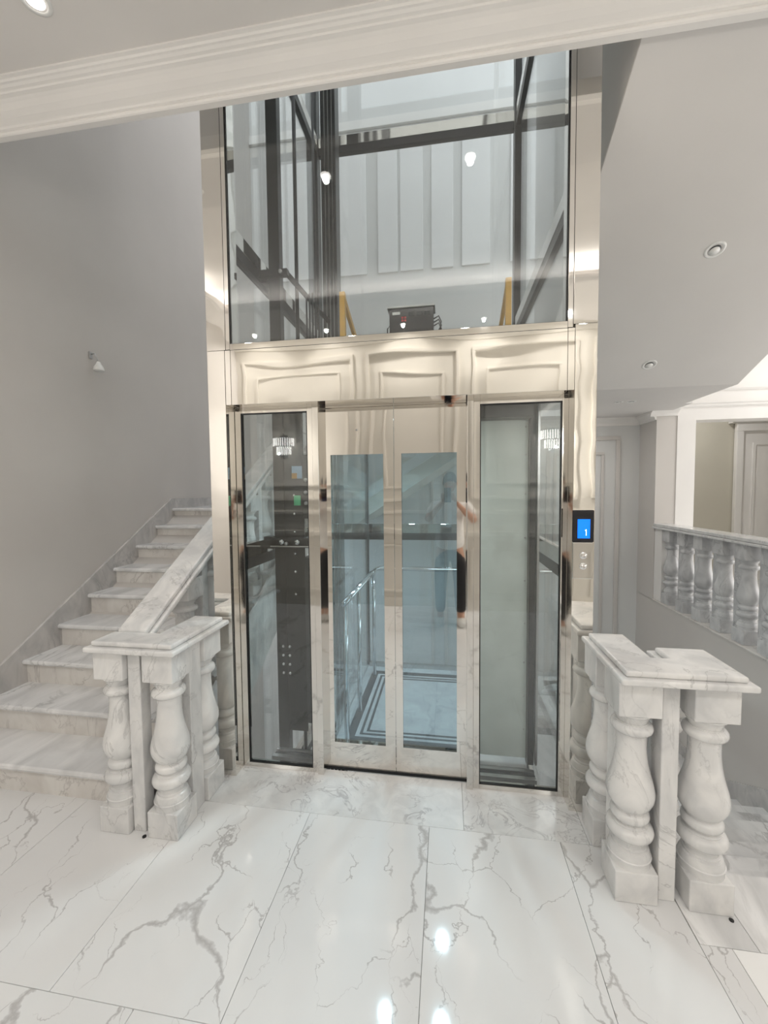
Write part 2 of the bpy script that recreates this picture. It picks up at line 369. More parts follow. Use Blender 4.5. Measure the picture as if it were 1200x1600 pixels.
# ------------------------------------------------------------------ ceilings
cl = struct('ceiling', MB().box(-2.9, 6.6, -.74, -.28, 3.67, 3.95).box(-2.9, 6.6, -3.3, -.74, 3.88, 3.95), M['ceil'])
struct('ceiling_ledge', MB().prism([(-3.3, 3.67), (-2.36, 3.67), (-2.34, 3.69), (-2.34, 3.72), (-2.36, 3.74), (-2.36, 3.77), (-2.39, 3.77), (-2.39, 3.70), (-3.3, 3.70)], 'x', -2.9, 6.6), M['ceil'])
struct('ceiling_ledge_left', MB().prism([(-2.9, 3.67), (-2.52, 3.67), (-2.50, 3.69), (-2.50, 3.74), (-2.52, 3.77), (-2.55, 3.77), (-2.55, 3.70), (-2.9, 3.70)], 'y', -2.36, -.74), M['ceil'])
# edge beam with a crown moulding towards the room
prof = [(-.30, 3.95), (-.30, 3.72), (-.115, 3.62), (-.112, 3.545), (-.142, 3.545), (-.148, 3.549), (-.152, 3.556), (-.150, 3.563), (-.160, 3.566), (-.164, 3.574),
        (-.170, 3.578), (-.190, 3.588), (-.214, 3.604), (-.232, 3.619), (-.246, 3.628), (-.262, 3.633), (-.266, 3.640), (-.278, 3.643), (-.288, 3.650), (-.296, 3.652), (-.302, 3.659), (-.316, 3.662), (-.316, 3.95)]
struct('ceiling_beam', MB().prism(prof, 'x', -2.9, 2.62), M['white_trim'])
# upper storey (dark, seen only in reflections): slab, parapet zone and roof
struct('ceiling_upper', B(-2.9, 6.6, -3.3, -.2, 6.7, 6.8), M['ceil'])
# right hand sloping soffit of the flight above and the flat landing soffit behind
struct('wall_flight_side', MB().prism([(-.10, 3.597), (2.15, 2.576), (2.15, 11.5), (-.10, 11.5)], 'x', .8345, .93), M['wall'])
so = struct('ceiling_soffit', MB().prism([(-.10, 3.591), (2.15, 2.57), (3.9, 2.57), (3.9, 2.74), (2.15, 2.74), (-.10, 3.80)], 'x', .837, 2.625), M['soffit'])
struct('wall_soffit_edge', B(2.625, 2.70, 3.0, 3.9, 2.57, 4.4), M['soffit'])
crown = [(0, 0), (.02, 0), (.025, .03), (.05, .05), (.085, .075), (.09, .10), (0, .10)]
struct('trim_crown_back', MB().prism([(3.9 - a, 2.47 + b2) for a, b2 in crown], 'x', .7, 2.55), M['white_trim'])
struct('trim_crown_side', MB().prism([(2.55 - a, 2.47 + b2) for a, b2 in crown], 'y', 3.46, 3.9), M['white_trim'])
struct('trim_crown_pier', MB().prism([(3.46 - a, 2.51 + b2) for a, b2 in crown], 'x', 2.47, 2.78), M['white_trim'])

# ------------------------------------------------------------------ gallery room beyond the balustrade
mb = MB(); mb.box(2.78, 2.985, 3.45, 3.70, 0, 3.67); mb.box(2.985, 4.6, 3.45, 3.70, 2.45, 3.67); mb.box(4.6, 6.6, 3.45, 3.70, 0, 3.67)
gw = struct('wall_gallery', mb, M['white_trim'])
mb = MB()
mb.prism([(3.45, 2.60), (3.44, 2.60), (3.425, 2.615), (3.425, 2.63), (3.41, 2.645), (3.41, 2.66), (3.45, 2.66)], 'x', 2.76, 6.6)
mb.prism([(3.45, 2.79), (3.435, 2.79), (3.42, 2.81), (3.42, 2.82), (3.45, 2.82)], 'x', 2.76, 6.6)
struct('trim_gallery', mb, M['white_trim'])
struct('wall_hall', B(2.7, 6.6, 6.0, 6.15, -.1, 3.67), M['hall'])
struct('wall_hall_left', B(2.70, 2.78, 3.7, 6.0, -.1, 3.67), M['hall'])
struct('ceiling_gallery', B(2.70, 6.6, -.285, 6.15, 3.67, 3.75), M['ceil'])
dr = thing('door_1', '', 'door', (5.0, 6.0, 0)); del dr['label']; del dr['category']; dr['kind'] = 'structure'
mb = MB(); mb.box(4.95, 5.06, 5.98, 5.9, 0, 2.6); mb.box(4.95, 6.2, 5.98, 5.9, 2.6, 2.74); put('door_casing', mb, M['white_trim'], dr, .008)
put('door_head', MB().prism([(5.99, 2.74), (5.88, 2.74), (5.80, 2.82), (5.80, 2.86), (5.99, 2.86)], 'x', 4.86, 6.3), M['white_trim'], dr)
mb = MB(); mb.box(5.06, 6.1, 5.985, 5.945, 0, 2.6); put('door_leaf', mb, M['white_trim'], dr)
mb = MB(); frame(mb, 5.22, 5.95, .2, 2.4, 5.945, .04, .02); put('leaf_moulding', mb, M['white_trim'], dr)

w1 = struct('window_1', MB().box(6.50, 6.60, -1.33, -1.25, .82, 2.98).box(6.50, 6.60, 3.25, 3.33, .82, 2.98).box(6.50, 6.60, -1.25, 3.25, .82, .90).box(6.50, 6.60, -1.25, 3.25, 2.90, 2.98), M['white_trim'])
for yy in (-.13, 1.0, 2.13): put('mullion', B(6.50, 6.54, yy - .025, yy + .025, .90, 2.90), M['white_trim'], w1, .003)
# ------------------------------------------------------------------ stairs
RZ = .1625
def skirt(name, x0, x1, pts, mat):
    return struct(name, MB().prism(pts, 'x', x0, x1), mat, .002)
up = thing('staircase', 'pale veined marble staircase climbing along the grey wall on the left', 'stairs', (-2.2, -.2, 0))
yk = lambda k: -.31 + .268 * (k - 1)
XL0, XL1 = -2.88, -1.46
NL = 9
for k in range(1, NL + 1):
    z = RZ * k; y = yk(k); yend = yk(k + 1) + .06 if k < NL else 3.88
    x1 = XL1 if k < NL else -1.30
    mb = MB().prism([(yend, z - .032), (yend, z), (y + .012, z), (y + .003, z - .006), (y, z - .016), (y + .003, z - .026), (y + .012, z - .032)], 'x', XL0 - .0, x1)
    o = put('tread', mb, M['tread'], up)
    if k == NL: o['label'] = 'landing slab at the top of the flight'
    put('riser', B(XL0, x1, y + .032, y + .06, z - RZ, z - .032), M['riser'], up)
# waist under the flight
y9 = yk(9) + .08
put('waist_slab', MB().prism([(-.205, -.01), (y9, RZ * 9 - .045), (3.88, RZ * 9 - .045), (3.88, RZ * 9 - .25), (y9 + .15, RZ * 9 - .25), (.15, -.28), (-.205, -.28)], 'x', XL0, XL1 - .01), M['wall'], up)
# stringer facing along the open side
pts = [(-.23, .0)]
pts = [(-.205, -.2), (-.205, .14), (y9, 1.44), (y9 + .2, 1.44), (y9 + .2, 1.05), (.2, -.2)]
put('stringer', MB().prism(pts, 'x', XL1 - .01, XL1 + .01), M['marble'], up)
yz = lambda y: 1.564 - (1.833 - y) * .606
skirt('baseboard_left', -2.9, -2.878, [(-.31, yz(-.31) - .35), (1.95, 1.40), (3.88, 1.40), (3.88, 1.564), (1.833, 1.564), (-.31, yz(-.31))], M['skirt'])
struct('baseboard_left_lower', B(-2.9, -2.878, -3.3, -.31, 0, .12), M['skirt'])
# middle flight behind the lift and quarter landing
mid = thing('staircase', 'middle stair flight rising to the right behind the glass lift', 'stairs', (-1.2, 3.0, 1.46))
pp = [(-1.30, 1.40)]
for k in range(8):
    xx = -1.0 + .27 * k
    pp += [(xx, RZ * (9 + k)), (xx, RZ * (10 + k))]
pp += [(1.45, RZ * 17), (1.45, 2.75), (.84, 2.75), (.84, 2.55)]
pp = [(-1.30, RZ * 9)] + [q for k in range(7) for q in ((-1.0 + .27 * k, RZ * (9 + k)), (-1.0 + .27 * k, RZ * (10 + k)))] + [(.83, RZ * 16), (.83, 2.45), (-1.05, 1.22), (-1.30, 1.22)]
put('stepped_slab', MB().prism(pp[::-1], 'y', 2.15, 3.86), M['cream'], mid)
put('string_panel', MB().prism([(-1.05, 1.40), (.82, 2.60), (.82, 2.72), (-1.05, 1.52)][::1], 'y', 2.13, 2.15), M['white_trim'], mid)
# right flight going down
dn = thing('staircase', 'marble staircase going down beside the grey wall on the right', 'stairs', (1.8, 0, 0))
for k in range(1, 9):
    z = -RZ * k; y = -.265 + .30 * (k - 1)
    yend = y + .30 if k < 8 else 3.88
    x1 = 2.53
    mb = MB().prism([(y - .03, z - .03), (yend - .01, z - .03), (yend, z - .02), (yend, z - .008), (yend - .01, z), (y - .03, z)], 'x', .92, x1)
    o = put('tread', mb, M['tread'], dn)
    if k == 8: o['label'] = 'lower landing slab'
    put('riser', B(.92, x1, y - .03, y - .008, z, z + RZ - .03), M['riser'], dn)
put('waist_slab', MB().prism([(-.24, -.22), (-.24, -.38), (1.9, -1.60), (3.88, -1.60), (3.88, -1.36), (1.9, -1.40)], 'x', .92, 2.53), M['wall'], dn)
put('stringer', MB().prism([(-.2, .02), (-.2, -.35), (2.0, -1.55), (2.0, -1.16)], 'x', .90, .92), M['marble'], dn)
skirt('baseboard_right', 2.528, 2.55, [(-.24, .12), (-.24, -.3), (2.2, -1.5), (3.88, -1.5), (3.88, -1.18), (2.2, -1.18)], M['skirt'])

# ------------------------------------------------------------------ balusters
BPROF = [(.0765, .748), (.0765, .742), (.070, .738), (.062, .728), (.055, .716), (.0525, .706), (.056, .706), (.056, .700), (.064, .697), (.070, .690), (.0725, .680), (.070, .670), (.064, .663), (.056, .660), (.056, .654), (.0515, .654),
         (.0510, .62), (.052, .585), (.055, .554), (.060, .522), (.068, .488), (.077, .455), (.082, .428), (.083, .410), (.080, .390), (.072, .370), (.061, .353), (.053, .345),
         (.053, .340), (.060, .337), (.066, .328), (.0675, .318), (.065, .308), (.058, .301), (.052, .299), (.052, .292), (.062, .288), (.062, .283), (.072, .280), (.079, .270), (.082, .258), (.079, .244), (.071, .235), (.064, .232),
         (.064, .226), (.057, .222), (.054, .212), (.054, .203), (.060, .199), (.060, .192), (.0665, .188), (.070, .178), (.073, .168), (.073, .161), (.0765, .158), (.0765, .140), (.0765, .125)]
def baluster_mesh(s=1.0, w=.0775):
    mb = MB()
    mb.box(-w, w, -w, w, 0, .125 * s); mb.box(-w, w, -w, w, .748 * s, .89 * s)
    mb.lathe([(r * 1.055 if .15 < z < .735 else r, z * s) for r, z in BPROF[::-1]], 0, 0)
    return mb.mesh('baluster')
bal = baluster_mesh(); bal.materials.append(M['marble'])
balg = baluster_mesh(); balg.materials.append(M['gmarble'])
def baluster(parent, x, y, z=0, me=bal, label=None, sz=1.0):
    o = put('baluster', me, None, parent, .004, (x, y, z)); o.scale.z = sz
    if label: o['label'] = label
    return o
def rail_tier(parent, polys, mat, name='handrail'):
    """polys: [(points, z0, z1)] in plan"""
    mb = MB()
    for pts, z0, z1 in polys: mb.prism(pts, 'z', z0, z1)
    return put(name, mb, mat, parent, .009, None, 3)
def inset(pts, d):
    n = len(pts); out = []
    for i in range(n):
        p0, p1, p2 = Vector(pts[i - 1]), Vector(pts[i]), Vector(pts[(i + 1) % n])
        a = (p1 - p0).normalized(); b2 = (p2 - p1).normalized()
        na = Vector((-a.y, a.x)); nb = Vector((-b2.y, b2.x))
        q = p1 + (na + nb) * d / (1 + na.dot(nb)); out.append((q.x, q.y))
    return out
# left newel group
bl = thing('balustrade', 'U-shaped white marble balustrade at the foot of the left staircase', 'balustrade', (-1.45, -.3, 0))
baluster(bl, -1.577, -.376, 0, bal, 'left front baluster'); baluster(bl, -1.322, -.376); baluster(bl, -1.322, -.122)
slab = lambda p, x0, x1, y0, y1, z0=0, z1=.89, m='marble': put('upright_slab', B(x0, x1, y0, y1, z0, z1), M[m], p, .004)
slab(bl, -1.497, -1.432, -.425, -.36); slab(bl, -1.31, -1.265, -.296, -.202)
ptsL = [(-1.67, -.495), (-1.207, -.495), (-1.207, -.012), (-1.425, -.012), (-1.425, -.30), (-1.67, -.30)]
rail_tier(bl, [(ptsL, .89, .915), (inset(ptsL, .024), .915, .938)], M['marble'])
# rising handrail on the left flight, its balusters and slabs
bs = thing('balustrade', 'sloping marble handrail with turned balusters climbing the left staircase', 'balustrade', (-1.58, .6, .3))
SL = .606
def sloped(x0, x1, y0, y1, zb, th):
    z0 = zb; z1 = zb + (y1 - y0) * SL
    return MB().prism([(y0, z0), (y1, z1), (y1, z1 + th), (y0, z0 + th)], 'x', x0, x1)
Y0r, Y1r = -.30, 1.95
mbr = sloped(-1.675, -1.475, Y0r, Y1r, .872, .032)
m2 = sloped(-1.655, -1.495, Y0r, Y1r, .904, .032)
mbr.add(m2.v, m2.f)
put('handrail', mbr, M['marble'], bs, .009, None, 3)
put('handrail', MB().box(-1.675, -1.475, 1.95, 3.0, .872 + 2.25 * SL, .912 + 2.25 * SL).box(-1.655, -1.495, 1.95, 3.0, .912 + 2.25 * SL, .957 + 2.25 * SL), M['marble'], bs, .009, None, 3)
for k in range(1, 9):
    yc = yk(k) + .17; zt = RZ * k
    if k == 1: continue
    under = .872 + (yc - .078 - Y0r) * SL
    s = (under - zt + .03) / .89
    baluster(bs, -1.575, yc, zt, bal, None, s)
    ys = yk(k) + .30 if k < 8 else yk(k) + .30
    put('upright_slab', MB().prism([(ys - .03, zt + .01), (ys + .03, zt + .01), (ys + .03, .872 + (ys + .03 - Y0r) * SL + .01), (ys - .03, .872 + (ys - .03 - Y0r) * SL + .01)], 'x', -1.63, -1.52), M['marble'], bs, .003)
for k in range(4):
    baluster(bs, -1.575, 2.12 + .27 * k, RZ * 9, bal, None, (.872 + 2.25 * SL - RZ * 9) / .89)
# right newel group
br = thing('balustrade', 'U-shaped white marble balustrade to the right of the lift at the stair head', 'balustrade', (.85, -.3, 0))
baluster(br, .728, -.382); baluster(br, .992, -.385, 0, bal, 'right front baluster with a grey vein ring'); baluster(br, .728, -.130)
slab(br, .818, .880, -.43, -.35); slab(br, .70, .80, -.30, -.212)
ptsR = [(.640, -.508), (1.103, -.508), (1.103, -.185), (.862, -.185), (.862, -.302), (.845, -.302), (.845, -.03), (.640, -.03)]
rail_tier(br, [(ptsR, .89, .915), (inset(ptsR, .024), .915, .938)], M['marble'])
# falling handrail beside the right flight
bd = thing('balustrade', 'marble handrail and balusters falling with the stairs behind the right newel', 'balustrade', (.98, .4, -.3))
def sl2(x0, x1, y0, y1, zb, th, s): return MB().prism([(y0, zb), (y1, zb + (y1 - y0) * s), (y1, zb + (y1 - y0) * s + th), (y0, zb + th)], 'x', x0, x1)
mbd = sl2(.885, 1.085, -.17, 1.9, .80, .035, -.5417); m3 = sl2(.905, 1.065, -.17, 1.9, .835, .04, -.5417); mbd.add(m3.v, m3.f)
put('handrail', mbd, M['marble'], bd, .009, None, 3)
for k in range(1, 7):
    yc = -.24 + .30 * (k - 1) + .15
    zt = -RZ * k
    top = .80 + (yc - .078 + .17) * -.5417
    baluster(bd, .985, yc, zt, bal, None, (top - zt - .045) / .89)
    put('upright_slab', B(.96, 1.01, yc + .10, yc + .15, zt, .80 + (yc + .30) * -.5417), M['marble'], bd, .003)
# gallery balustrade
bg = thing('balustrade', 'grey marble balustrade along the top of the right stair wall', 'balustrade', (2.62, 2.2, .24))
for i in range(12):
    y = 3.127 + .078 - .315 * i
    baluster(bg, 2.64, y, .24, balg)
    slab(bg, 2.648, 2.70, y - .205, y - .112, .24, 1.13, 'gmarble')
put('kerb', B(2.535, 2.76, -.25, 3.46, .225, .24), M['riser'], bg, .003)
put('end_post', B(2.56, 2.72, 3.29, 3.46, .24, 1.13), M['white_trim'], bg, .003)
put('handrail', MB().box(2.52, 2.75, -.3, 3.46, 1.13, 1.155).box(2.54, 2.73, -.3, 3.46, 1.155, 1.19), M['strip'], bg, .008, None, 3)

# ------------------------------------------------------------------ lift shaft
ls = thing('glass_lift_shaft', 'mirror-polished steel and glass lift shaft standing between the two staircases', 'lift', (-.3, 0, 0))
TOP = 7.6
P = lambda name, mb, mat, bevel=0, parent=ls: put(name, mb, M[mat], parent, bevel)
P('corner_post', B(-1.302, -1.199, 0, .11, -2.9, 2.395), 'mirror', .0015)
P('corner_post', B(-1.302, -1.192, 0, .11, 2.396, TOP), 'mirror', .0015)
P('corner_post', B(.603, .704, 0, .11, -2.9, 2.41), 'mirror', .0015)
P('corner_post', B(.594, .704, 0, .11, 2.411, TOP), 'mirror', .0015)
P('frame_stile', B(-1.190, -1.167, .0, .10, 2.397, TOP), 'mirror', .001)
P('frame_stile', B(.569, .592, .0, .10, 2.397, TOP), 'mirror', .001)
P('lintel_panel', B(-1.165, .570, .002, .09, 2.101, 2.394), 'mirror', .001)
P('lintel_end', B(-1.197, -1.166, .0, .09, 2.101, 2.394), 'mirror', .001)
P('lintel_end', B(.571, .602, .0, .09, 2.101, 2.394), 'mirror', .001)
P('sill_rail', B(-1.166, .568, .0, .09, 2.395, 2.427), 'mirror', .001)
P('lintel_panel', B(-1.165, .570, .002, .09, 6.0, 6.3), 'mirror', .001)
P('upper_glass', B(-1.163, .566, .010, .018, 2.43, 6.0), 'front_glass')
mb = MB(); mb.box(-1.167, -1.162, .009, .02, 2.427, 6); mb.box(.563, .568, .009, .02, 2.427, 6); mb.box(-1.16, .56, .009, .02, 2.427, 2.431)
P('glass_gasket', mb, 'black')
# mullions beside the doors
P('mullion', B(-.738, -.703, .078, .16, 0, 2.11), 'mirror_plain', .0015)
P('mullion', B(.101, .134, .078, .16, 0, 2.11), 'mirror_plain', .0015)
def window(x0, x1, fx0, fx1, z0, z1):
    mb = MB(); mb.box(fx0, x0, .092, .13, .0, 2.11); mb.box(x1, fx1, .092, .13, .0, 2.11); mb.box(x0, x1, .092, .13, z1, 2.11); mb.box(x0, x1, .092, .13, .0, z0)
    w = P('side_window', mb, 'mirror_plain', .0012)
    mb = MB(); t = .005
    mb.box(x0 - .001, x0 + t, .093, .11, z0, z1); mb.box(x1 - t, x1 + .001, .093, .11, z0, z1); mb.box(x0, x1, .093, .11, z0, z0 + t); mb.box(x0, x1, .093, .11, z1 - t, z1)
    put('glass_gasket', mb, M['black'], w); put('glass_pane', B(x0, x1, .102, .108, z0, z1), M['front_glass'], w)
window(-1.163, -.771, -1.197, -.739, .026, 2.070)
window(.167, .573, .135, .603, .026, 2.070)
# door leaves
def leaf(x0, x1, g0, g1):
    z0, z1 = .156, 1.830
    mb = MB(); ya, yb = .151, .185
    mb.box(x0, g0, ya, yb, .007, 2.13); mb.box(g1, x1, ya, yb, .007, 2.13); mb.box(g0, g1, ya, yb, z1, 2.13); mb.box(g0, g1, ya, yb, .007, z0)
    d = P('door_leaf', mb, 'mirror_door')
    put('glass_pane', B(g0, g1, .166, .172, z0, z1), M['door_glass'], d)
    return d
d1 = leaf(-.722, -.2955, -.656, -.354); d2 = leaf(-.2925, .118, -.2525, .049)
put('door_lock', MB().disc((-.503, .151, 1.966), (0, -1, 0), .006, .002), M['steel'], d1)
P('door_head', B(-.74, .14, .091, .149, 2.104, 2.14), 'mirror_plain')
P('door_sill', B(-.74, .14, .150, .19, -.01, .005), 'dark2')
# rear corner posts
P('rear_post', B(-1.275, -1.175, 1.66, 1.76, -2.9, TOP), 'dark2', .002)
P('rear_post', B(.569, .669, 1.66, 1.76, -2.9, TOP), 'dark', .002)
for z in (-.53, 1.24, 3.03, 4.78):
    for nm, bx in (('side_beam', (-1.225, -1.175, .11, 1.66)), ('side_beam', (.575, .625, .11, 1.66)), ('rear_beam', (-1.175, .569, 1.69, 1.74))):
        if nm == 'rear_beam' and z == 3.03: continue
        b0 = P(nm, B(*bx, z - .01, z + .075), 'mirror_plain', .001)
        put('dark_flange', B(bx[0] + .002, bx[1] - .002, bx[2] + .002, bx[3] - .002, z - .075, z - .01), M['dark'], b0)
for z0, z1 in ((-2.9, -.61), (-.45, 1.16), (1.32, 2.95), (3.11, 4.70), (4.86, TOP)):
    P('side_glass', B(-1.205, -1.197, .11, 1.66, z0, z1), 'glass'); P('side_glass', B(.596, .604, .11, 1.66, z0, z1), 'glass')
for z0, z1 in ((-2.9, -.61), (-.45, 1.16), (1.32, 4.70), (4.86, TOP)):
    P('rear_glass', B(-1.175, .569, 1.71, 1.718, z0, z1), 'glass')
P('pit_wall', B(-1.3, .7, .12, .14, -2.9, -.3), 'wall')
# guide masts and sling
P('guide_mast', B(-1.128, -1.055, .44, .50, -2.9, TOP), 'dark', .002)
mast2 = P('guide_mast', B(-.995, -.875, 1.18, 1.30, -2.9, TOP), 'dark', .002)
for dx in (.03, .06, .09): put('rail_groove', B(-.995 + dx, -.995 + dx + .006, 1.174, 1.18, -2.9, TOP), M['steel'], mast2)
P('guide_rod', MB().tube([(-1.037, .70, -2.9), (-1.037, .70, TOP)], .013), 'dark')
P('guide_rod', MB().tube([(-1.08, 1.25, -2.9), (-1.08, 1.25, TOP)], .010), 'dark2')
for z in (1.29, 3.0, 4.9):
    br_ = P('mast_bracket', MB().box(-1.20, -.99, .40, .44, z - .02, z + .02).box(-1.20, -1.14, .43, .50, z - .04, z + .04), 'dark', .002)
    put('bolt', MB().disc((-1.03, .40, z), (0, -1, 0), .012, .012, 10), M['steel'], br_)
    P('mast_brace', MB().tube([(-1.0, .45, z), (-.95, 1.20, z)], .018, 6), 'dark')
# ------------------------------------------------------------------ lift cab
cb = thing('lift_cab', 'glass lift cab with chrome handrail and striped marble floor inside the shaft', 'lift cab', (-.13, .9, 0))
PC = lambda name, mb, mat, bevel=0: put(name, mb, M[mat], cb, bevel)
PC('floor_panel', B(-.74, .47, .30, 1.58, -.09, 0), 'cabfloor')
def stripe(a, b2, y0, y1): return PC('floor_stripe', B(a, b2, y0, y1, 0, .0015), 'dark2')
for d, w in ((.07, .058), (.155, .018), (.195, .018)):
    a, b2, y0, y1 = -.74 + d, .47 - d, .36 + d - .02, 1.54 - d
    stripe(a, a + w, y0, y1); stripe(b2 - w, b2, y0, y1); stripe(a + w, b2 - w, y0, y0 + w); stripe(a + w, b2 - w, y1 - w, y1)
PC('rear_glass', B(-.72, .45, 1.575, 1.583, .0, 2.2), 'glass'); PC('side_glass', B(-.735, -.727, .34, 1.57, .0, 2.2), 'glass')
for x_, y_ in ((-.75, .32), (-.75, 1.585), (.46, 1.585)): PC('cab_post', B(x_, x_ + .03, y_, y_ + .03, 0, 2.25), 'dark2', .002)
PC('rear_sill', B(-.72, .46, 1.56, 1.60, 0.0, .035), 'steel')
PC('handrail', MB().tube([(-.635, .32, .93), (-.635, 1.46, .93), (-.60, 1.50, .93), (.42, 1.50, .93)], .020), 'chrome')
for y_ in (.36, .75, 1.35): PC('rail_post', MB().tube([(-.635, y_, .02), (-.635, y_, .93)], .016), 'chrome')
PC('ceiling_panel', B(-.74, .47, .30, 1.60, 2.2, 2.24), 'ceil')
for x_ in (-.45, -.05):
    for y_ in (.65, 1.2):
        o = PC('cab_lamp', MB().disc((x_, y_, 2.199), (0, 0, -1), .03, .004), 'cablamp')
        l = bpy.data.lights.new('cab_light', 'SPOT'); l.energy = 42; l.spot_size = math.radians(150); l.spot_blend = .6; l.shadow_soft_size = .03; l.color = (.85, .97, 1)
        lo = bpy.data.objects.new('cab_light', l); COL.objects.link(lo); lo.location = (x_, y_, 2.18)
PC('roof_frame', MB().box(-.74, .47, .30, .34, 2.24, 2.498).box(-.74, .47, 1.56, 1.6, 2.24, 2.40).box(-.74, -.70, .34, 1.56, 2.24, 2.40).box(.43, .47, .34, 1.56, 2.24, 2.40), 'dark2', .002)
PC('roof_panel', B(-.70, .43, .34, 1.56, 2.34, 2.37), 'dark')
# steel front return panel of the cab (seen through the right window)
fp = PC('front_panel', B(.15, .452, .325, .345, .045, 2.1), 'sheet', .001)
for z in (.22, .42, .62, .85, 1.1, 1.35, 1.6, 1.82, 1.98): put('screw', MB().disc((.438, .325, z), (0, -1, 0), .0045, .003, 8), M['steel'], fp)
PC('door_jamb', B(.455, .492, .30, .40, .02, 2.24), 'dark2', .002)
PC('door_jamb', B(.452, .456, .27, .34, .02, 2.24), 'dark', .0)
PC('edge_strip', B(.500, .512, .30, .36, .02, 2.24), 'steel', .0)
PC('header_cover', B(.15, .46, .22, .345, 2.02, 2.24), 'dark2', .002)
# door tracks at sill level
for y0, y1, m_ in ((.195, .222, 'steel'), (.228, .258, 'dark2'), (.262, .285, 'steel'), (.288, .298, 'dark2')):
    PC('sill_track', B(-1.07, .49, y0, y1, -.03, .004 if m_ == 'steel' else -.006), m_, .001)
PC('toe_plate', B(-.72, .12, .295, .30, .0, .06), 'dark', .001)
# sling plates + gear on the left of the cab (seen through the left window)
sp = PC('sling_plate', B(-1.10, -.925, .445, .458, .02, 2.30), 'dark', .002)
for r_ in range(4):
    for c_ in range(2): put('bolt', MB().ball((-1.085 + c_ * .045, .443, .595 - r_ * .060), .011, 10), M['chrome'], sp)
for z in (.95, 1.10, 1.22, 1.36, 1.48, 1.60): put('bolt', MB().disc((-.99, .445, z), (0, -1, 0), .008, .004, 8), M['chrome'], sp)
gb = PC('gear_box', B(-.925, -.80, .42, .52, 1.45, 1.86), 'dark', .004)
for z in (1.55, 1.62, 1.70): put('bolt', MB().disc((-.90, .42, z), (0, -1, 0), .012, .01, 10), M['steel'], gb)
put('warning_label', B(-.99, -.945, .440, .444, 1.535, 1.60), M['green'], sp)
put('warning_label', B(-1.0, -.93, .438, .444, 1.71, 1.79), M['bluelabel'], sp)
put('warning_label', B(-1.0, -.965, .436, .438, 1.71, 1.745), M['orange'], sp)
PC('cross_arm', B(-1.14, -.80, .40, .445, 1.262, 1.325), 'dark', .003)
put('arm_edge', B(-1.14, -.80, .396, .40, 1.268, 1.275), M['steel'], cb)
for x_ in (-1.06, -.955): put('bolt', MB().disc((x_, .40, 1.30), (0, -1, 0), .016, .014, 12), M['chrome'], cb)
for dx in (0, .02, .04, .06, .08): PC('trailing_cable', MB().tube([(-.90 + dx, .50, 1.86), (-.90 + dx, .50, 2.9)], .006, 6), 'dark')
PC('lower_housing', B(-.925, -.80, .44, .56, .08, 1.20), 'dark2', .004)
# controller box on the cab roof
cx = thing('controller_box', 'black control box with cables on the roof of the lift cab', 'control box', (-.2, .34, 2.4))
bx_ = put('case', B(-.333, -.078, .30, .40, 2.50, 2.675), M['blackgloss'], cx, .004)
put('case_lid', B(-.345, -.07, .29, .41, 2.675, 2.688), M['steel'], cx, .002)
put('label_plate', B(-.315, -.27, .297, .30, 2.640, 2.655), M['bulb'], cx)
for x_ in (-.262, -.246):
    for z_ in (2.600, 2.616): put('indicator', B(x_, x_ + .011, .295, .30, z_, z_ + .010), M['red'], cx)
for i in range(3): put('vent_slot', B(-.22 + i * .045, -.19 + i * .045, .297, .30, 2.63, 2.65), M['dark2'], cx)
for dz in (0, .02, .04):
    put('cable', MB().tube([(-.078, .34, 2.62 - dz), (-.05, .34, 2.635 - dz), (-.035, .34, 2.60 - dz), (-.045, .34, 2.56 - dz), (-.075, .34, 2.52)], .004, 6), M['black'], cx)
put('cable', MB().tube([(-.333, .34, 2.60), (-.35, .34, 2.58), (-.35, .34, 2.53), (-.33, .34, 2.52)], .004, 6), M['black'], cx)
# yellow roof brackets
for sx, x_, lab in ((1, -.615, 'yellow triangular steel bracket on the cab roof beside the left mast'), (-1, .335, 'yellow triangular steel bracket on the cab roof at the right')):
    zt = 2.80
    yb = thing('roof_bracket', lab, 'bracket', (x_, .4, 2.5), 'yellow brackets on the cab roof')
    put('front_post', B(x_ - .015, x_ + .017, .30, .335, 2.50, zt), M['yellow'], yb, .002)
    put('rear_post', B(x_ - .015, x_ + .017, .78, .81, 2.50, 2.66), M['yellow'], yb, .002)
    put('diagonal', MB().prism([(.335, zt - .04), (.335, zt), (1.0, 2.545), (1.0, 2.50)], 'x', x_ - .010, x_ + .010), M['yellow'], yb, .001)
    put('rear_foot', B(x_ - .015, x_ + .017, .30, 1.0, 2.48, 2.50), M['yellow'], yb, .001)
# clutter on cab roof (dark bars)
PC('roof_rail', MB().tube([(-.70, 1.3, 2.52), (.43, 1.3, 2.52)], .02, 8), 'dark')

# ------------------------------------------------------------------ call panel
cp = thing('call_panel', 'lift call panel with blue display on the right mirrored post', 'control panel', (.65, 0, 1.35))
put('display_bezel', B(.600, .699, -.010, 0, 1.367, 1.523), M['blackgloss'], cp, .004)
sc_ = put('display_screen', B(.623, .680, -.0115, -.010, 1.386, 1.479), M['blue'], cp)
put('floor_numeral', MB().box(.6605, .6635, -.013, -.0115, 1.400, 1.430).box(.657, .6605, -.013, -.0115, 1.423, 1.427), M['lcdwhite'], sc_)
put('button_plate', B(.603, .698, -.007, 0, 1.186, 1.366), M['mirror_plain'], cp, .004)
for z in (1.302, 1.250):
    bt = put('call_button', MB().disc((.651, -.007, z), (0, -1, 0), .017, .006, 24), M['chrome'], cp, .002)
    put('button_cap', MB().disc((.651, -.013, z), (0, -1, 0), .011, .003, 20), M['mirror_plain'], bt)

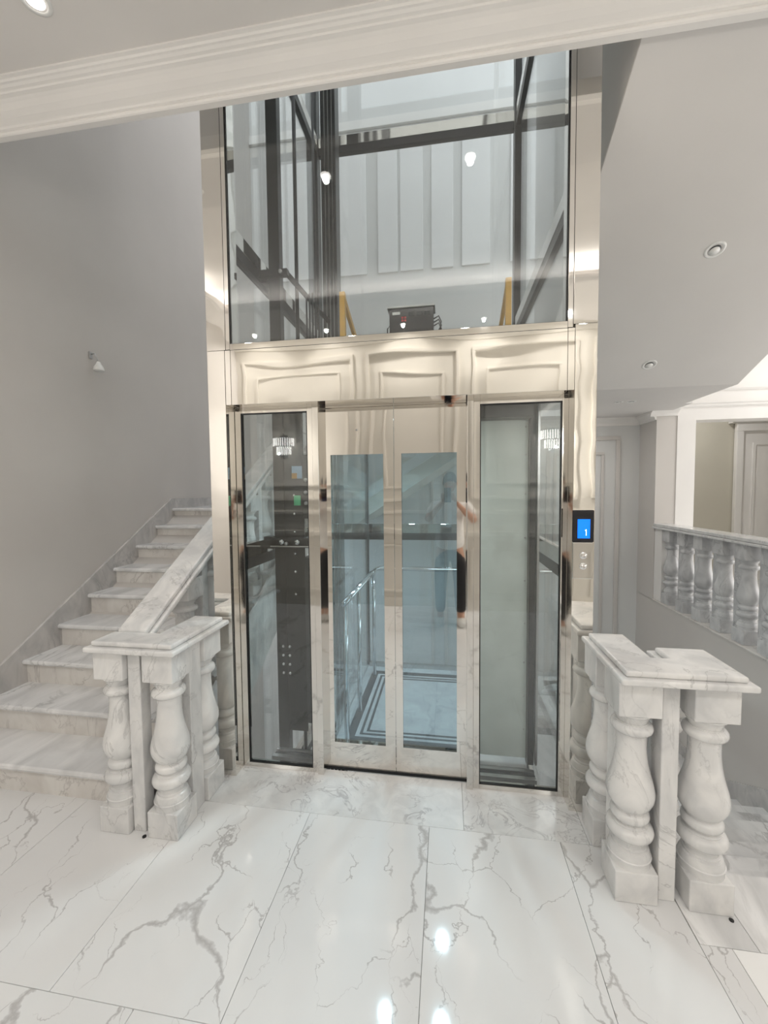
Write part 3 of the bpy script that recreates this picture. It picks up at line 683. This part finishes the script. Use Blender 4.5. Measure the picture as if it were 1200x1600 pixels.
# ------------------------------------------------------------------ lamps
def downlight(x_, y_, z_, label, n=(0, 0, -1), on=True, r=.045, e=30, group=None):
    t = thing('downlight', label, 'ceiling light', (x_, y_, z_), group)
    nv = Vector(n).normalized(); c = Vector((x_, y_, z_))
    up_ = Vector((1, 0, 0)); a = nv.cross(up_).normalized(); up_ = a.cross(nv)
    seg = 24; vs = []; fs = []
    prof_ = [(r + .014, 0), (r + .012, .004), (r, .004), (r - .004, -.03 if not on else 0.001)]
    for rr, dd in prof_:
        for k_ in range(seg):
            an = 2 * math.pi * k_ / seg; vs.append(c + (a * math.cos(an) + up_ * math.sin(an)) * rr + nv * (dd if on else max(dd, 0.0005)))
    for i in range(3):
        for k_ in range(seg): fs.append((i * seg + k_, i * seg + (k_ + 1) % seg, (i + 1) * seg + (k_ + 1) % seg, (i + 1) * seg + k_))
    put('trim_ring', MB().add(vs, fs, True), M['bulb'], t)
    put('lens', MB().disc(c + nv * .0006, nv, r - .012, .0015), M['lamp'] if on else M['dark2'], t)
    if not on: put('reflector', MB().disc(c + nv * .002 - a * .009, nv, r - .014, .002, 24), M['bulb'], t)
    if on:
        l = bpy.data.lights.new('downlight_spot', 'SPOT'); l.energy = e; l.spot_size = math.radians(172); l.spot_blend = 1.0; l.shadow_soft_size = .022; l.color = (1, .985, .965)
        o = bpy.data.objects.new('downlight_spot', l); COL.objects.link(o); o.location = c + nv * .02
    return t
for i, x_ in enumerate((-2.52, -1.69, -.78, .14, 1.02, 1.90)):
    downlight(x_, -.545, 3.67, 'lit recessed downlight at the upper left corner of the picture' if i == 1 else 'lit recessed downlight of the ceiling tray, %s' % ('above the left staircase', '', 'above the left lift window', 'above the lift doors', 'above the right newel', 'above the right stair head')[i], group='downlights in the ceiling tray', e=4)
for i, x_ in enumerate((-2.48, -1.515, -.54, .43, 1.40, 2.37, 3.5, 4.8)):
    downlight(x_, -3.0, 3.67, 'lit recessed downlight in the lower ceiling behind the camera, %s from the left' % ('first', 'second', 'third', 'fourth', 'fifth', 'sixth', 'seventh', 'eighth')[i], group='downlights in the lower ceiling', e=36)
sn = Vector((0, -.4536, -1)).normalized()
downlight(1.690, .885, 3.675 - (.885 + .285) * .4538 + .0, 'unlit recessed spotlight higher up on the sloping soffit', sn, False)
downlight(1.745, 1.853, 3.675 - (1.853 + .285) * .4538, 'unlit recessed spotlight lower down on the sloping soffit', sn, False)
downlight(1.85, 2.774, 2.57, 'small unlit recessed spotlight on the flat landing soffit', (0, 0, -1), False, .035)
downlight(1.98, 2.774, 2.57, 'small unlit spotlight right beside its twin on the flat landing soffit', (0, 0, -1), False, .035)
downlight(3.8, 1.2, 3.67, 'lit recessed downlight over the gallery near the balustrade', e=55)
downlight(4.0, 2.6, 3.67, 'lit recessed downlight over the gallery before the opening', e=55)
downlight(3.9, 5.0, 3.67, 'lit recessed downlight in the hall behind the gallery', e=150)
# bare bulb on the left wall
wl = thing('wall_bulb', 'small white bare bulb hanging from a wire bracket on the left wall', 'lamp', (-2.9, .93, 2.72))
put('wall_plate', B(-2.9, -2.885, .895, .925, 2.73, 2.785), M['steel'], wl, .003)
put('bracket_wire', MB().tube([(-2.885, .91, 2.765), (-2.86, .915, 2.77), (-2.85, .925, 2.745), (-2.85, .935, 2.715)], .005, 8), M['steel'], wl)
put('bulb', MB().lathe([(.0, 0), (.03, .0), (.040, .006), (.040, .014), (.034, .035), (.020, .055), (.012, .075), (.0, .078)], -2.85, .94, 2.635, 20), M['bulb'], wl)
# crystal sconces on the wall behind the photographer
for x_, lab in ((1.34, 'lit crystal wall sconce behind the camera, reflected beside the call panel'), (-2.30, 'lit crystal wall sconce behind the camera, reflected in the left lift window')):
    t = thing('wall_sconce', lab, 'wall lamp', (x_, -3.3, 2.2), 'crystal wall sconces')
    put('backplate', B(x_ - .06, x_ + .06, -3.3, -3.28, 2.10, 2.42), M['chrome'], t, .004)
    for zz, rr, n_ in ((2.38, .15, 15), (2.26, .105, 11)):
        put('tier_ring', MB().tube([(x_ + rr * math.cos(math.pi * q / 12), -3.28 + rr * math.sin(math.pi * q / 12) * .8, zz) for q in range(13)], .006, 6), M['chrome'], t)
        for q in range(n_):
            an = math.pi * (q + .5) / n_
            put('crystal_rod', MB().tube([(x_ + rr * math.cos(an), -3.28 + rr * math.sin(an) * .8, zz), (x_ + rr * math.cos(an), -3.28 + rr * math.sin(an) * .8, zz - .11)], .006, 6), M['crystal'] , t)
    l = bpy.data.lights.new('sconce_light', 'POINT'); l.energy = 46; l.shadow_soft_size = .012; l.color = (1, .98, .95)
    o = bpy.data.objects.new('sconce_light', l); COL.objects.link(o); o.location = (x_, -3.1, 2.15)
# small debris plugs at the foot of the balustrades
tag(put('rubber_plug', MB().lathe([(.0, 0), (.009, 0), (.009, .005), (.0, .006)], -1.42, -.452, 0, 12), M['black']), 'tiny black plug on the floor between the left front balusters', 'plug')
tag(put('rubber_plug', MB().lathe([(.0, 0), (.008, 0), (.008, .004), (.0, .005)], 1.052, -.475, 0, 12), M['black']), 'tiny black plug on the floor at the foot of the right front baluster', 'plug')

# ------------------------------------------------------------------ photographer (seen only as a reflection)
def skin_chain(name, pts, rads, mat, parent, edges=None, sub=2):
    me = bpy.data.meshes.new(name)
    if edges is None: edges = [(i, i + 1) for i in range(len(pts) - 1)]
    me.from_pydata([tuple(p) for p in pts], edges, [])
    o = put(name, me, mat, parent)
    sm = o.modifiers.new('skin', 'SKIN'); sm.use_smooth_shade = True
    for i, r in enumerate(rads):
        v = me.skin_vertices[0].data[i]; v.radius = r if isinstance(r, tuple) else (r, r)
    me.skin_vertices[0].data[0].use_root = True
    s2 = o.modifiers.new('sub', 'SUBSURF'); s2.levels = sub; s2.render_levels = sub
    return o
PX, PY = .03, -2.56
pn = thing('person', 'person in a white T-shirt and black trousers photographing the lift with a phone', 'person', (PX, PY, 0))
def mk(name):
    me = bpy.data.meshes.new(name); return me
# body: one continuous surface, pelvis first
pts = [(0, 0, .95), (0, 0, 1.10), (0, .0, 1.28), (0, .0, 1.42), (0, .02, 1.52), (0, .04, 1.60),
       (-.10, 0, .90), (-.115, .01, .50), (-.12, -.03, .10), (.10, 0, .90), (.115, .01, .50), (.12, -.03, .10),
       (-.18, .01, 1.43), (-.27, .13, 1.27), (-.075, .34, 1.50), (.18, .01, 1.43), (.27, .13, 1.27), (.075, .34, 1.50),
       (-.125, .10, .045), (.125, .10, .045)]
pts = [(PX + a, PY + b2, c) for a, b2, c in pts]
edg = [(0, 1), (1, 2), (2, 3), (3, 4), (4, 5), (0, 6), (6, 7), (7, 8), (0, 9), (9, 10), (10, 11), (3, 12), (12, 13), (13, 14), (3, 15), (15, 16), (16, 17), (8, 18), (11, 19)]
rad = [(.12, .085), (.11, .08), (.13, .09), (.13, .09), (.062, .062), (.055, .06), .09, .058, .04, .09, .058, .04, .06, .045, .027, .06, .045, .027, .035, .035]
body = skin_chain('body', pts, rad, M['skin'], pn, edg)
# shirt: torso and short sleeves over the body
pts = [(0, 0, .88), (0, 0, 1.08), (0, 0, 1.28), (0, 0, 1.42), (0, .012, 1.49), (-.185, .01, 1.43), (-.245, .095, 1.325), (.185, .01, 1.43), (.245, .095, 1.325)]
pts = [(PX + a, PY + b2, c) for a, b2, c in pts]
skin_chain('t_shirt', pts, [(.21, .16), (.19, .145), (.19, .135), (.172, .12), (.085, .08), .078, .066, .078, .066], M['tshirt'], pn, [(0, 1), (1, 2), (2, 3), (3, 4), (3, 5), (5, 6), (3, 7), (7, 8)])
pts = [(0, 0, 1.0), (0, 0, .93), (-.10, 0, .86), (-.115, .01, .50), (-.12, -.03, .12), (.10, 0, .86), (.115, .01, .50), (.12, -.03, .12)]
pts = [(PX + a, PY + b2, c) for a, b2, c in pts]
skin_chain('trousers', pts, [(.165, .125), (.175, .13), .105, .078, .062, .105, .078, .062], M['trouser'], pn, [(0, 1), (1, 2), (2, 3), (3, 4), (1, 5), (5, 6), (6, 7)])
for s in (-1, 1):
    skin_chain('shoe', [(PX + s * .12, PY - .05, .055), (PX + s * .125, PY + .07, .05), (PX + s * .13, PY + .17, .038)], [.052, .050, .036], M['shoe'], pn)
# head
hc = Vector((PX, PY + .06, 1.715))
hd = MB(); seg, rg = 28, 20; vs = []
for i in range(rg + 1):
    t = math.pi * i / rg; z = -math.cos(t)
    for k_ in range(seg):
        an = 2 * math.pi * k_ / seg; cx_, sy_ = math.cos(an), math.sin(an)
        rx = .076 * math.sin(t) * (1 - .18 * max(0, -z)); ry = .095 * math.sin(t) * (1 - .10 * max(0, -z))
        zz = .118 * z; px_ = rx * cx_; py_ = ry * sy_
        if sy_ > 0:                       # face side (towards the lift)
            f = math.exp(-((px_ / .013) ** 2)); py_ += .020 * f * math.exp(-(((zz + .012) / .022) ** 2)) * sy_      # nose
            py_ -= .008 * math.exp(-(((abs(px_) - .032) / .014) ** 2)) * math.exp(-(((zz - .012) / .012) ** 2)) * sy_  # eye sockets
            py_ += .006 * math.exp(-((px_ / .03) ** 2)) * math.exp(-(((zz + .085) / .02) ** 2))                     # chin
        vs.append(hc + Vector((px_, py_, zz)))
hd.add(vs, [(i * seg + k_, i * seg + (k_ + 1) % seg, (i + 1) * seg + (k_ + 1) % seg, (i + 1) * seg + k_) for i in range(rg) for k_ in range(seg)], True)
head = put('head', hd, M['skin'], pn)
for s in (-1, 1):
    put('eye', MB().ball(hc + Vector((s * .032, .078, .010)), .012, 12), M['bulb'], head)
    put('pupil', MB().ball(hc + Vector((s * .032, .0885, .010)), .005, 8), M['black'], head)
    put('ear', MB().ball(hc + Vector((s * .078, .0, -.005)), .016, 10, 1.9), M['skin'], head)
    put('eyebrow', MB().tube([hc + Vector((s * .018, .090, .030)), hc + Vector((s * .045, .080, .031))], .004, 6), M['hair'], head)
put('mouth', MB().tube([hc + Vector((-.022, .083, -.052)), hc + Vector((0, .090, -.053)), hc + Vector((.022, .083, -.052))], .005, 6), M['red'], head)
hr = MB(); vs = []
for i in range(11):
    t = math.pi * (0.42 + .58 * i / 10); z = -math.cos(t)
    for k_ in range(seg):
        an = 2 * math.pi * k_ / seg; cx_, sy_ = math.cos(an), math.sin(an)
        lift = max(0, sy_) * .045 * (1 - i / 10)
        vs.append(hc + Vector((.084 * math.sin(t) * cx_, -.004 + .102 * math.sin(t) * sy_, .128 * z + lift)))
hr.add(vs, [(i * seg + k_, i * seg + (k_ + 1) % seg, (i + 1) * seg + (k_ + 1) % seg, (i + 1) * seg + k_) for i in range(10) for k_ in range(seg)], True)
put('hair', hr, M['hair'], head)
# hands holding the phone (palm + five fingers each)
for s in (-1, 1):
    w = Vector((PX + s * .075, PY + .34, 1.50)); 
    palm = Vector((s * .055, -2.195, 1.545))
    skin_chain('hand', [w, (w + palm) / 2, palm, palm + Vector((-s * .004, .012, .03))], [.024, .026, (.030, .018), (.026, .014)], M['skin'], pn, None, 1)
    for q in range(4):
        b0 = palm + Vector((s * .006, .0, -.02 + q * .018))
        skin_chain('finger', [b0, b0 + Vector((s * .004, .030, .004)), b0 + Vector((-s * .008, .044, .006)), b0 + Vector((-s * (.016 + .003 * (q % 2)), .048, .006))], [.0095, .009, .0085, .0075], M['skin'], pn, None, 1)
    skin_chain('thumb', [palm + Vector((-s * .005, -.010, .0)), palm + Vector((-s * .020, -.004, .022)), palm + Vector((-s * .036, .014, .030))], [.011, .010, .008], M['skin'], pn, None, 1)
ph = thing('phone', 'dark smartphone held up in front of the face of the photographer', 'phone', (0, -2.165, 1.57))
put('phone_body', B(-.038, .038, -2.170, -2.160, 1.49, 1.655), M['blackgloss'], ph, .003)
put('camera_bump', MB().disc((0, -2.160, 1.625), (0, 1, 0), .018, .004), M['dark2'], ph)
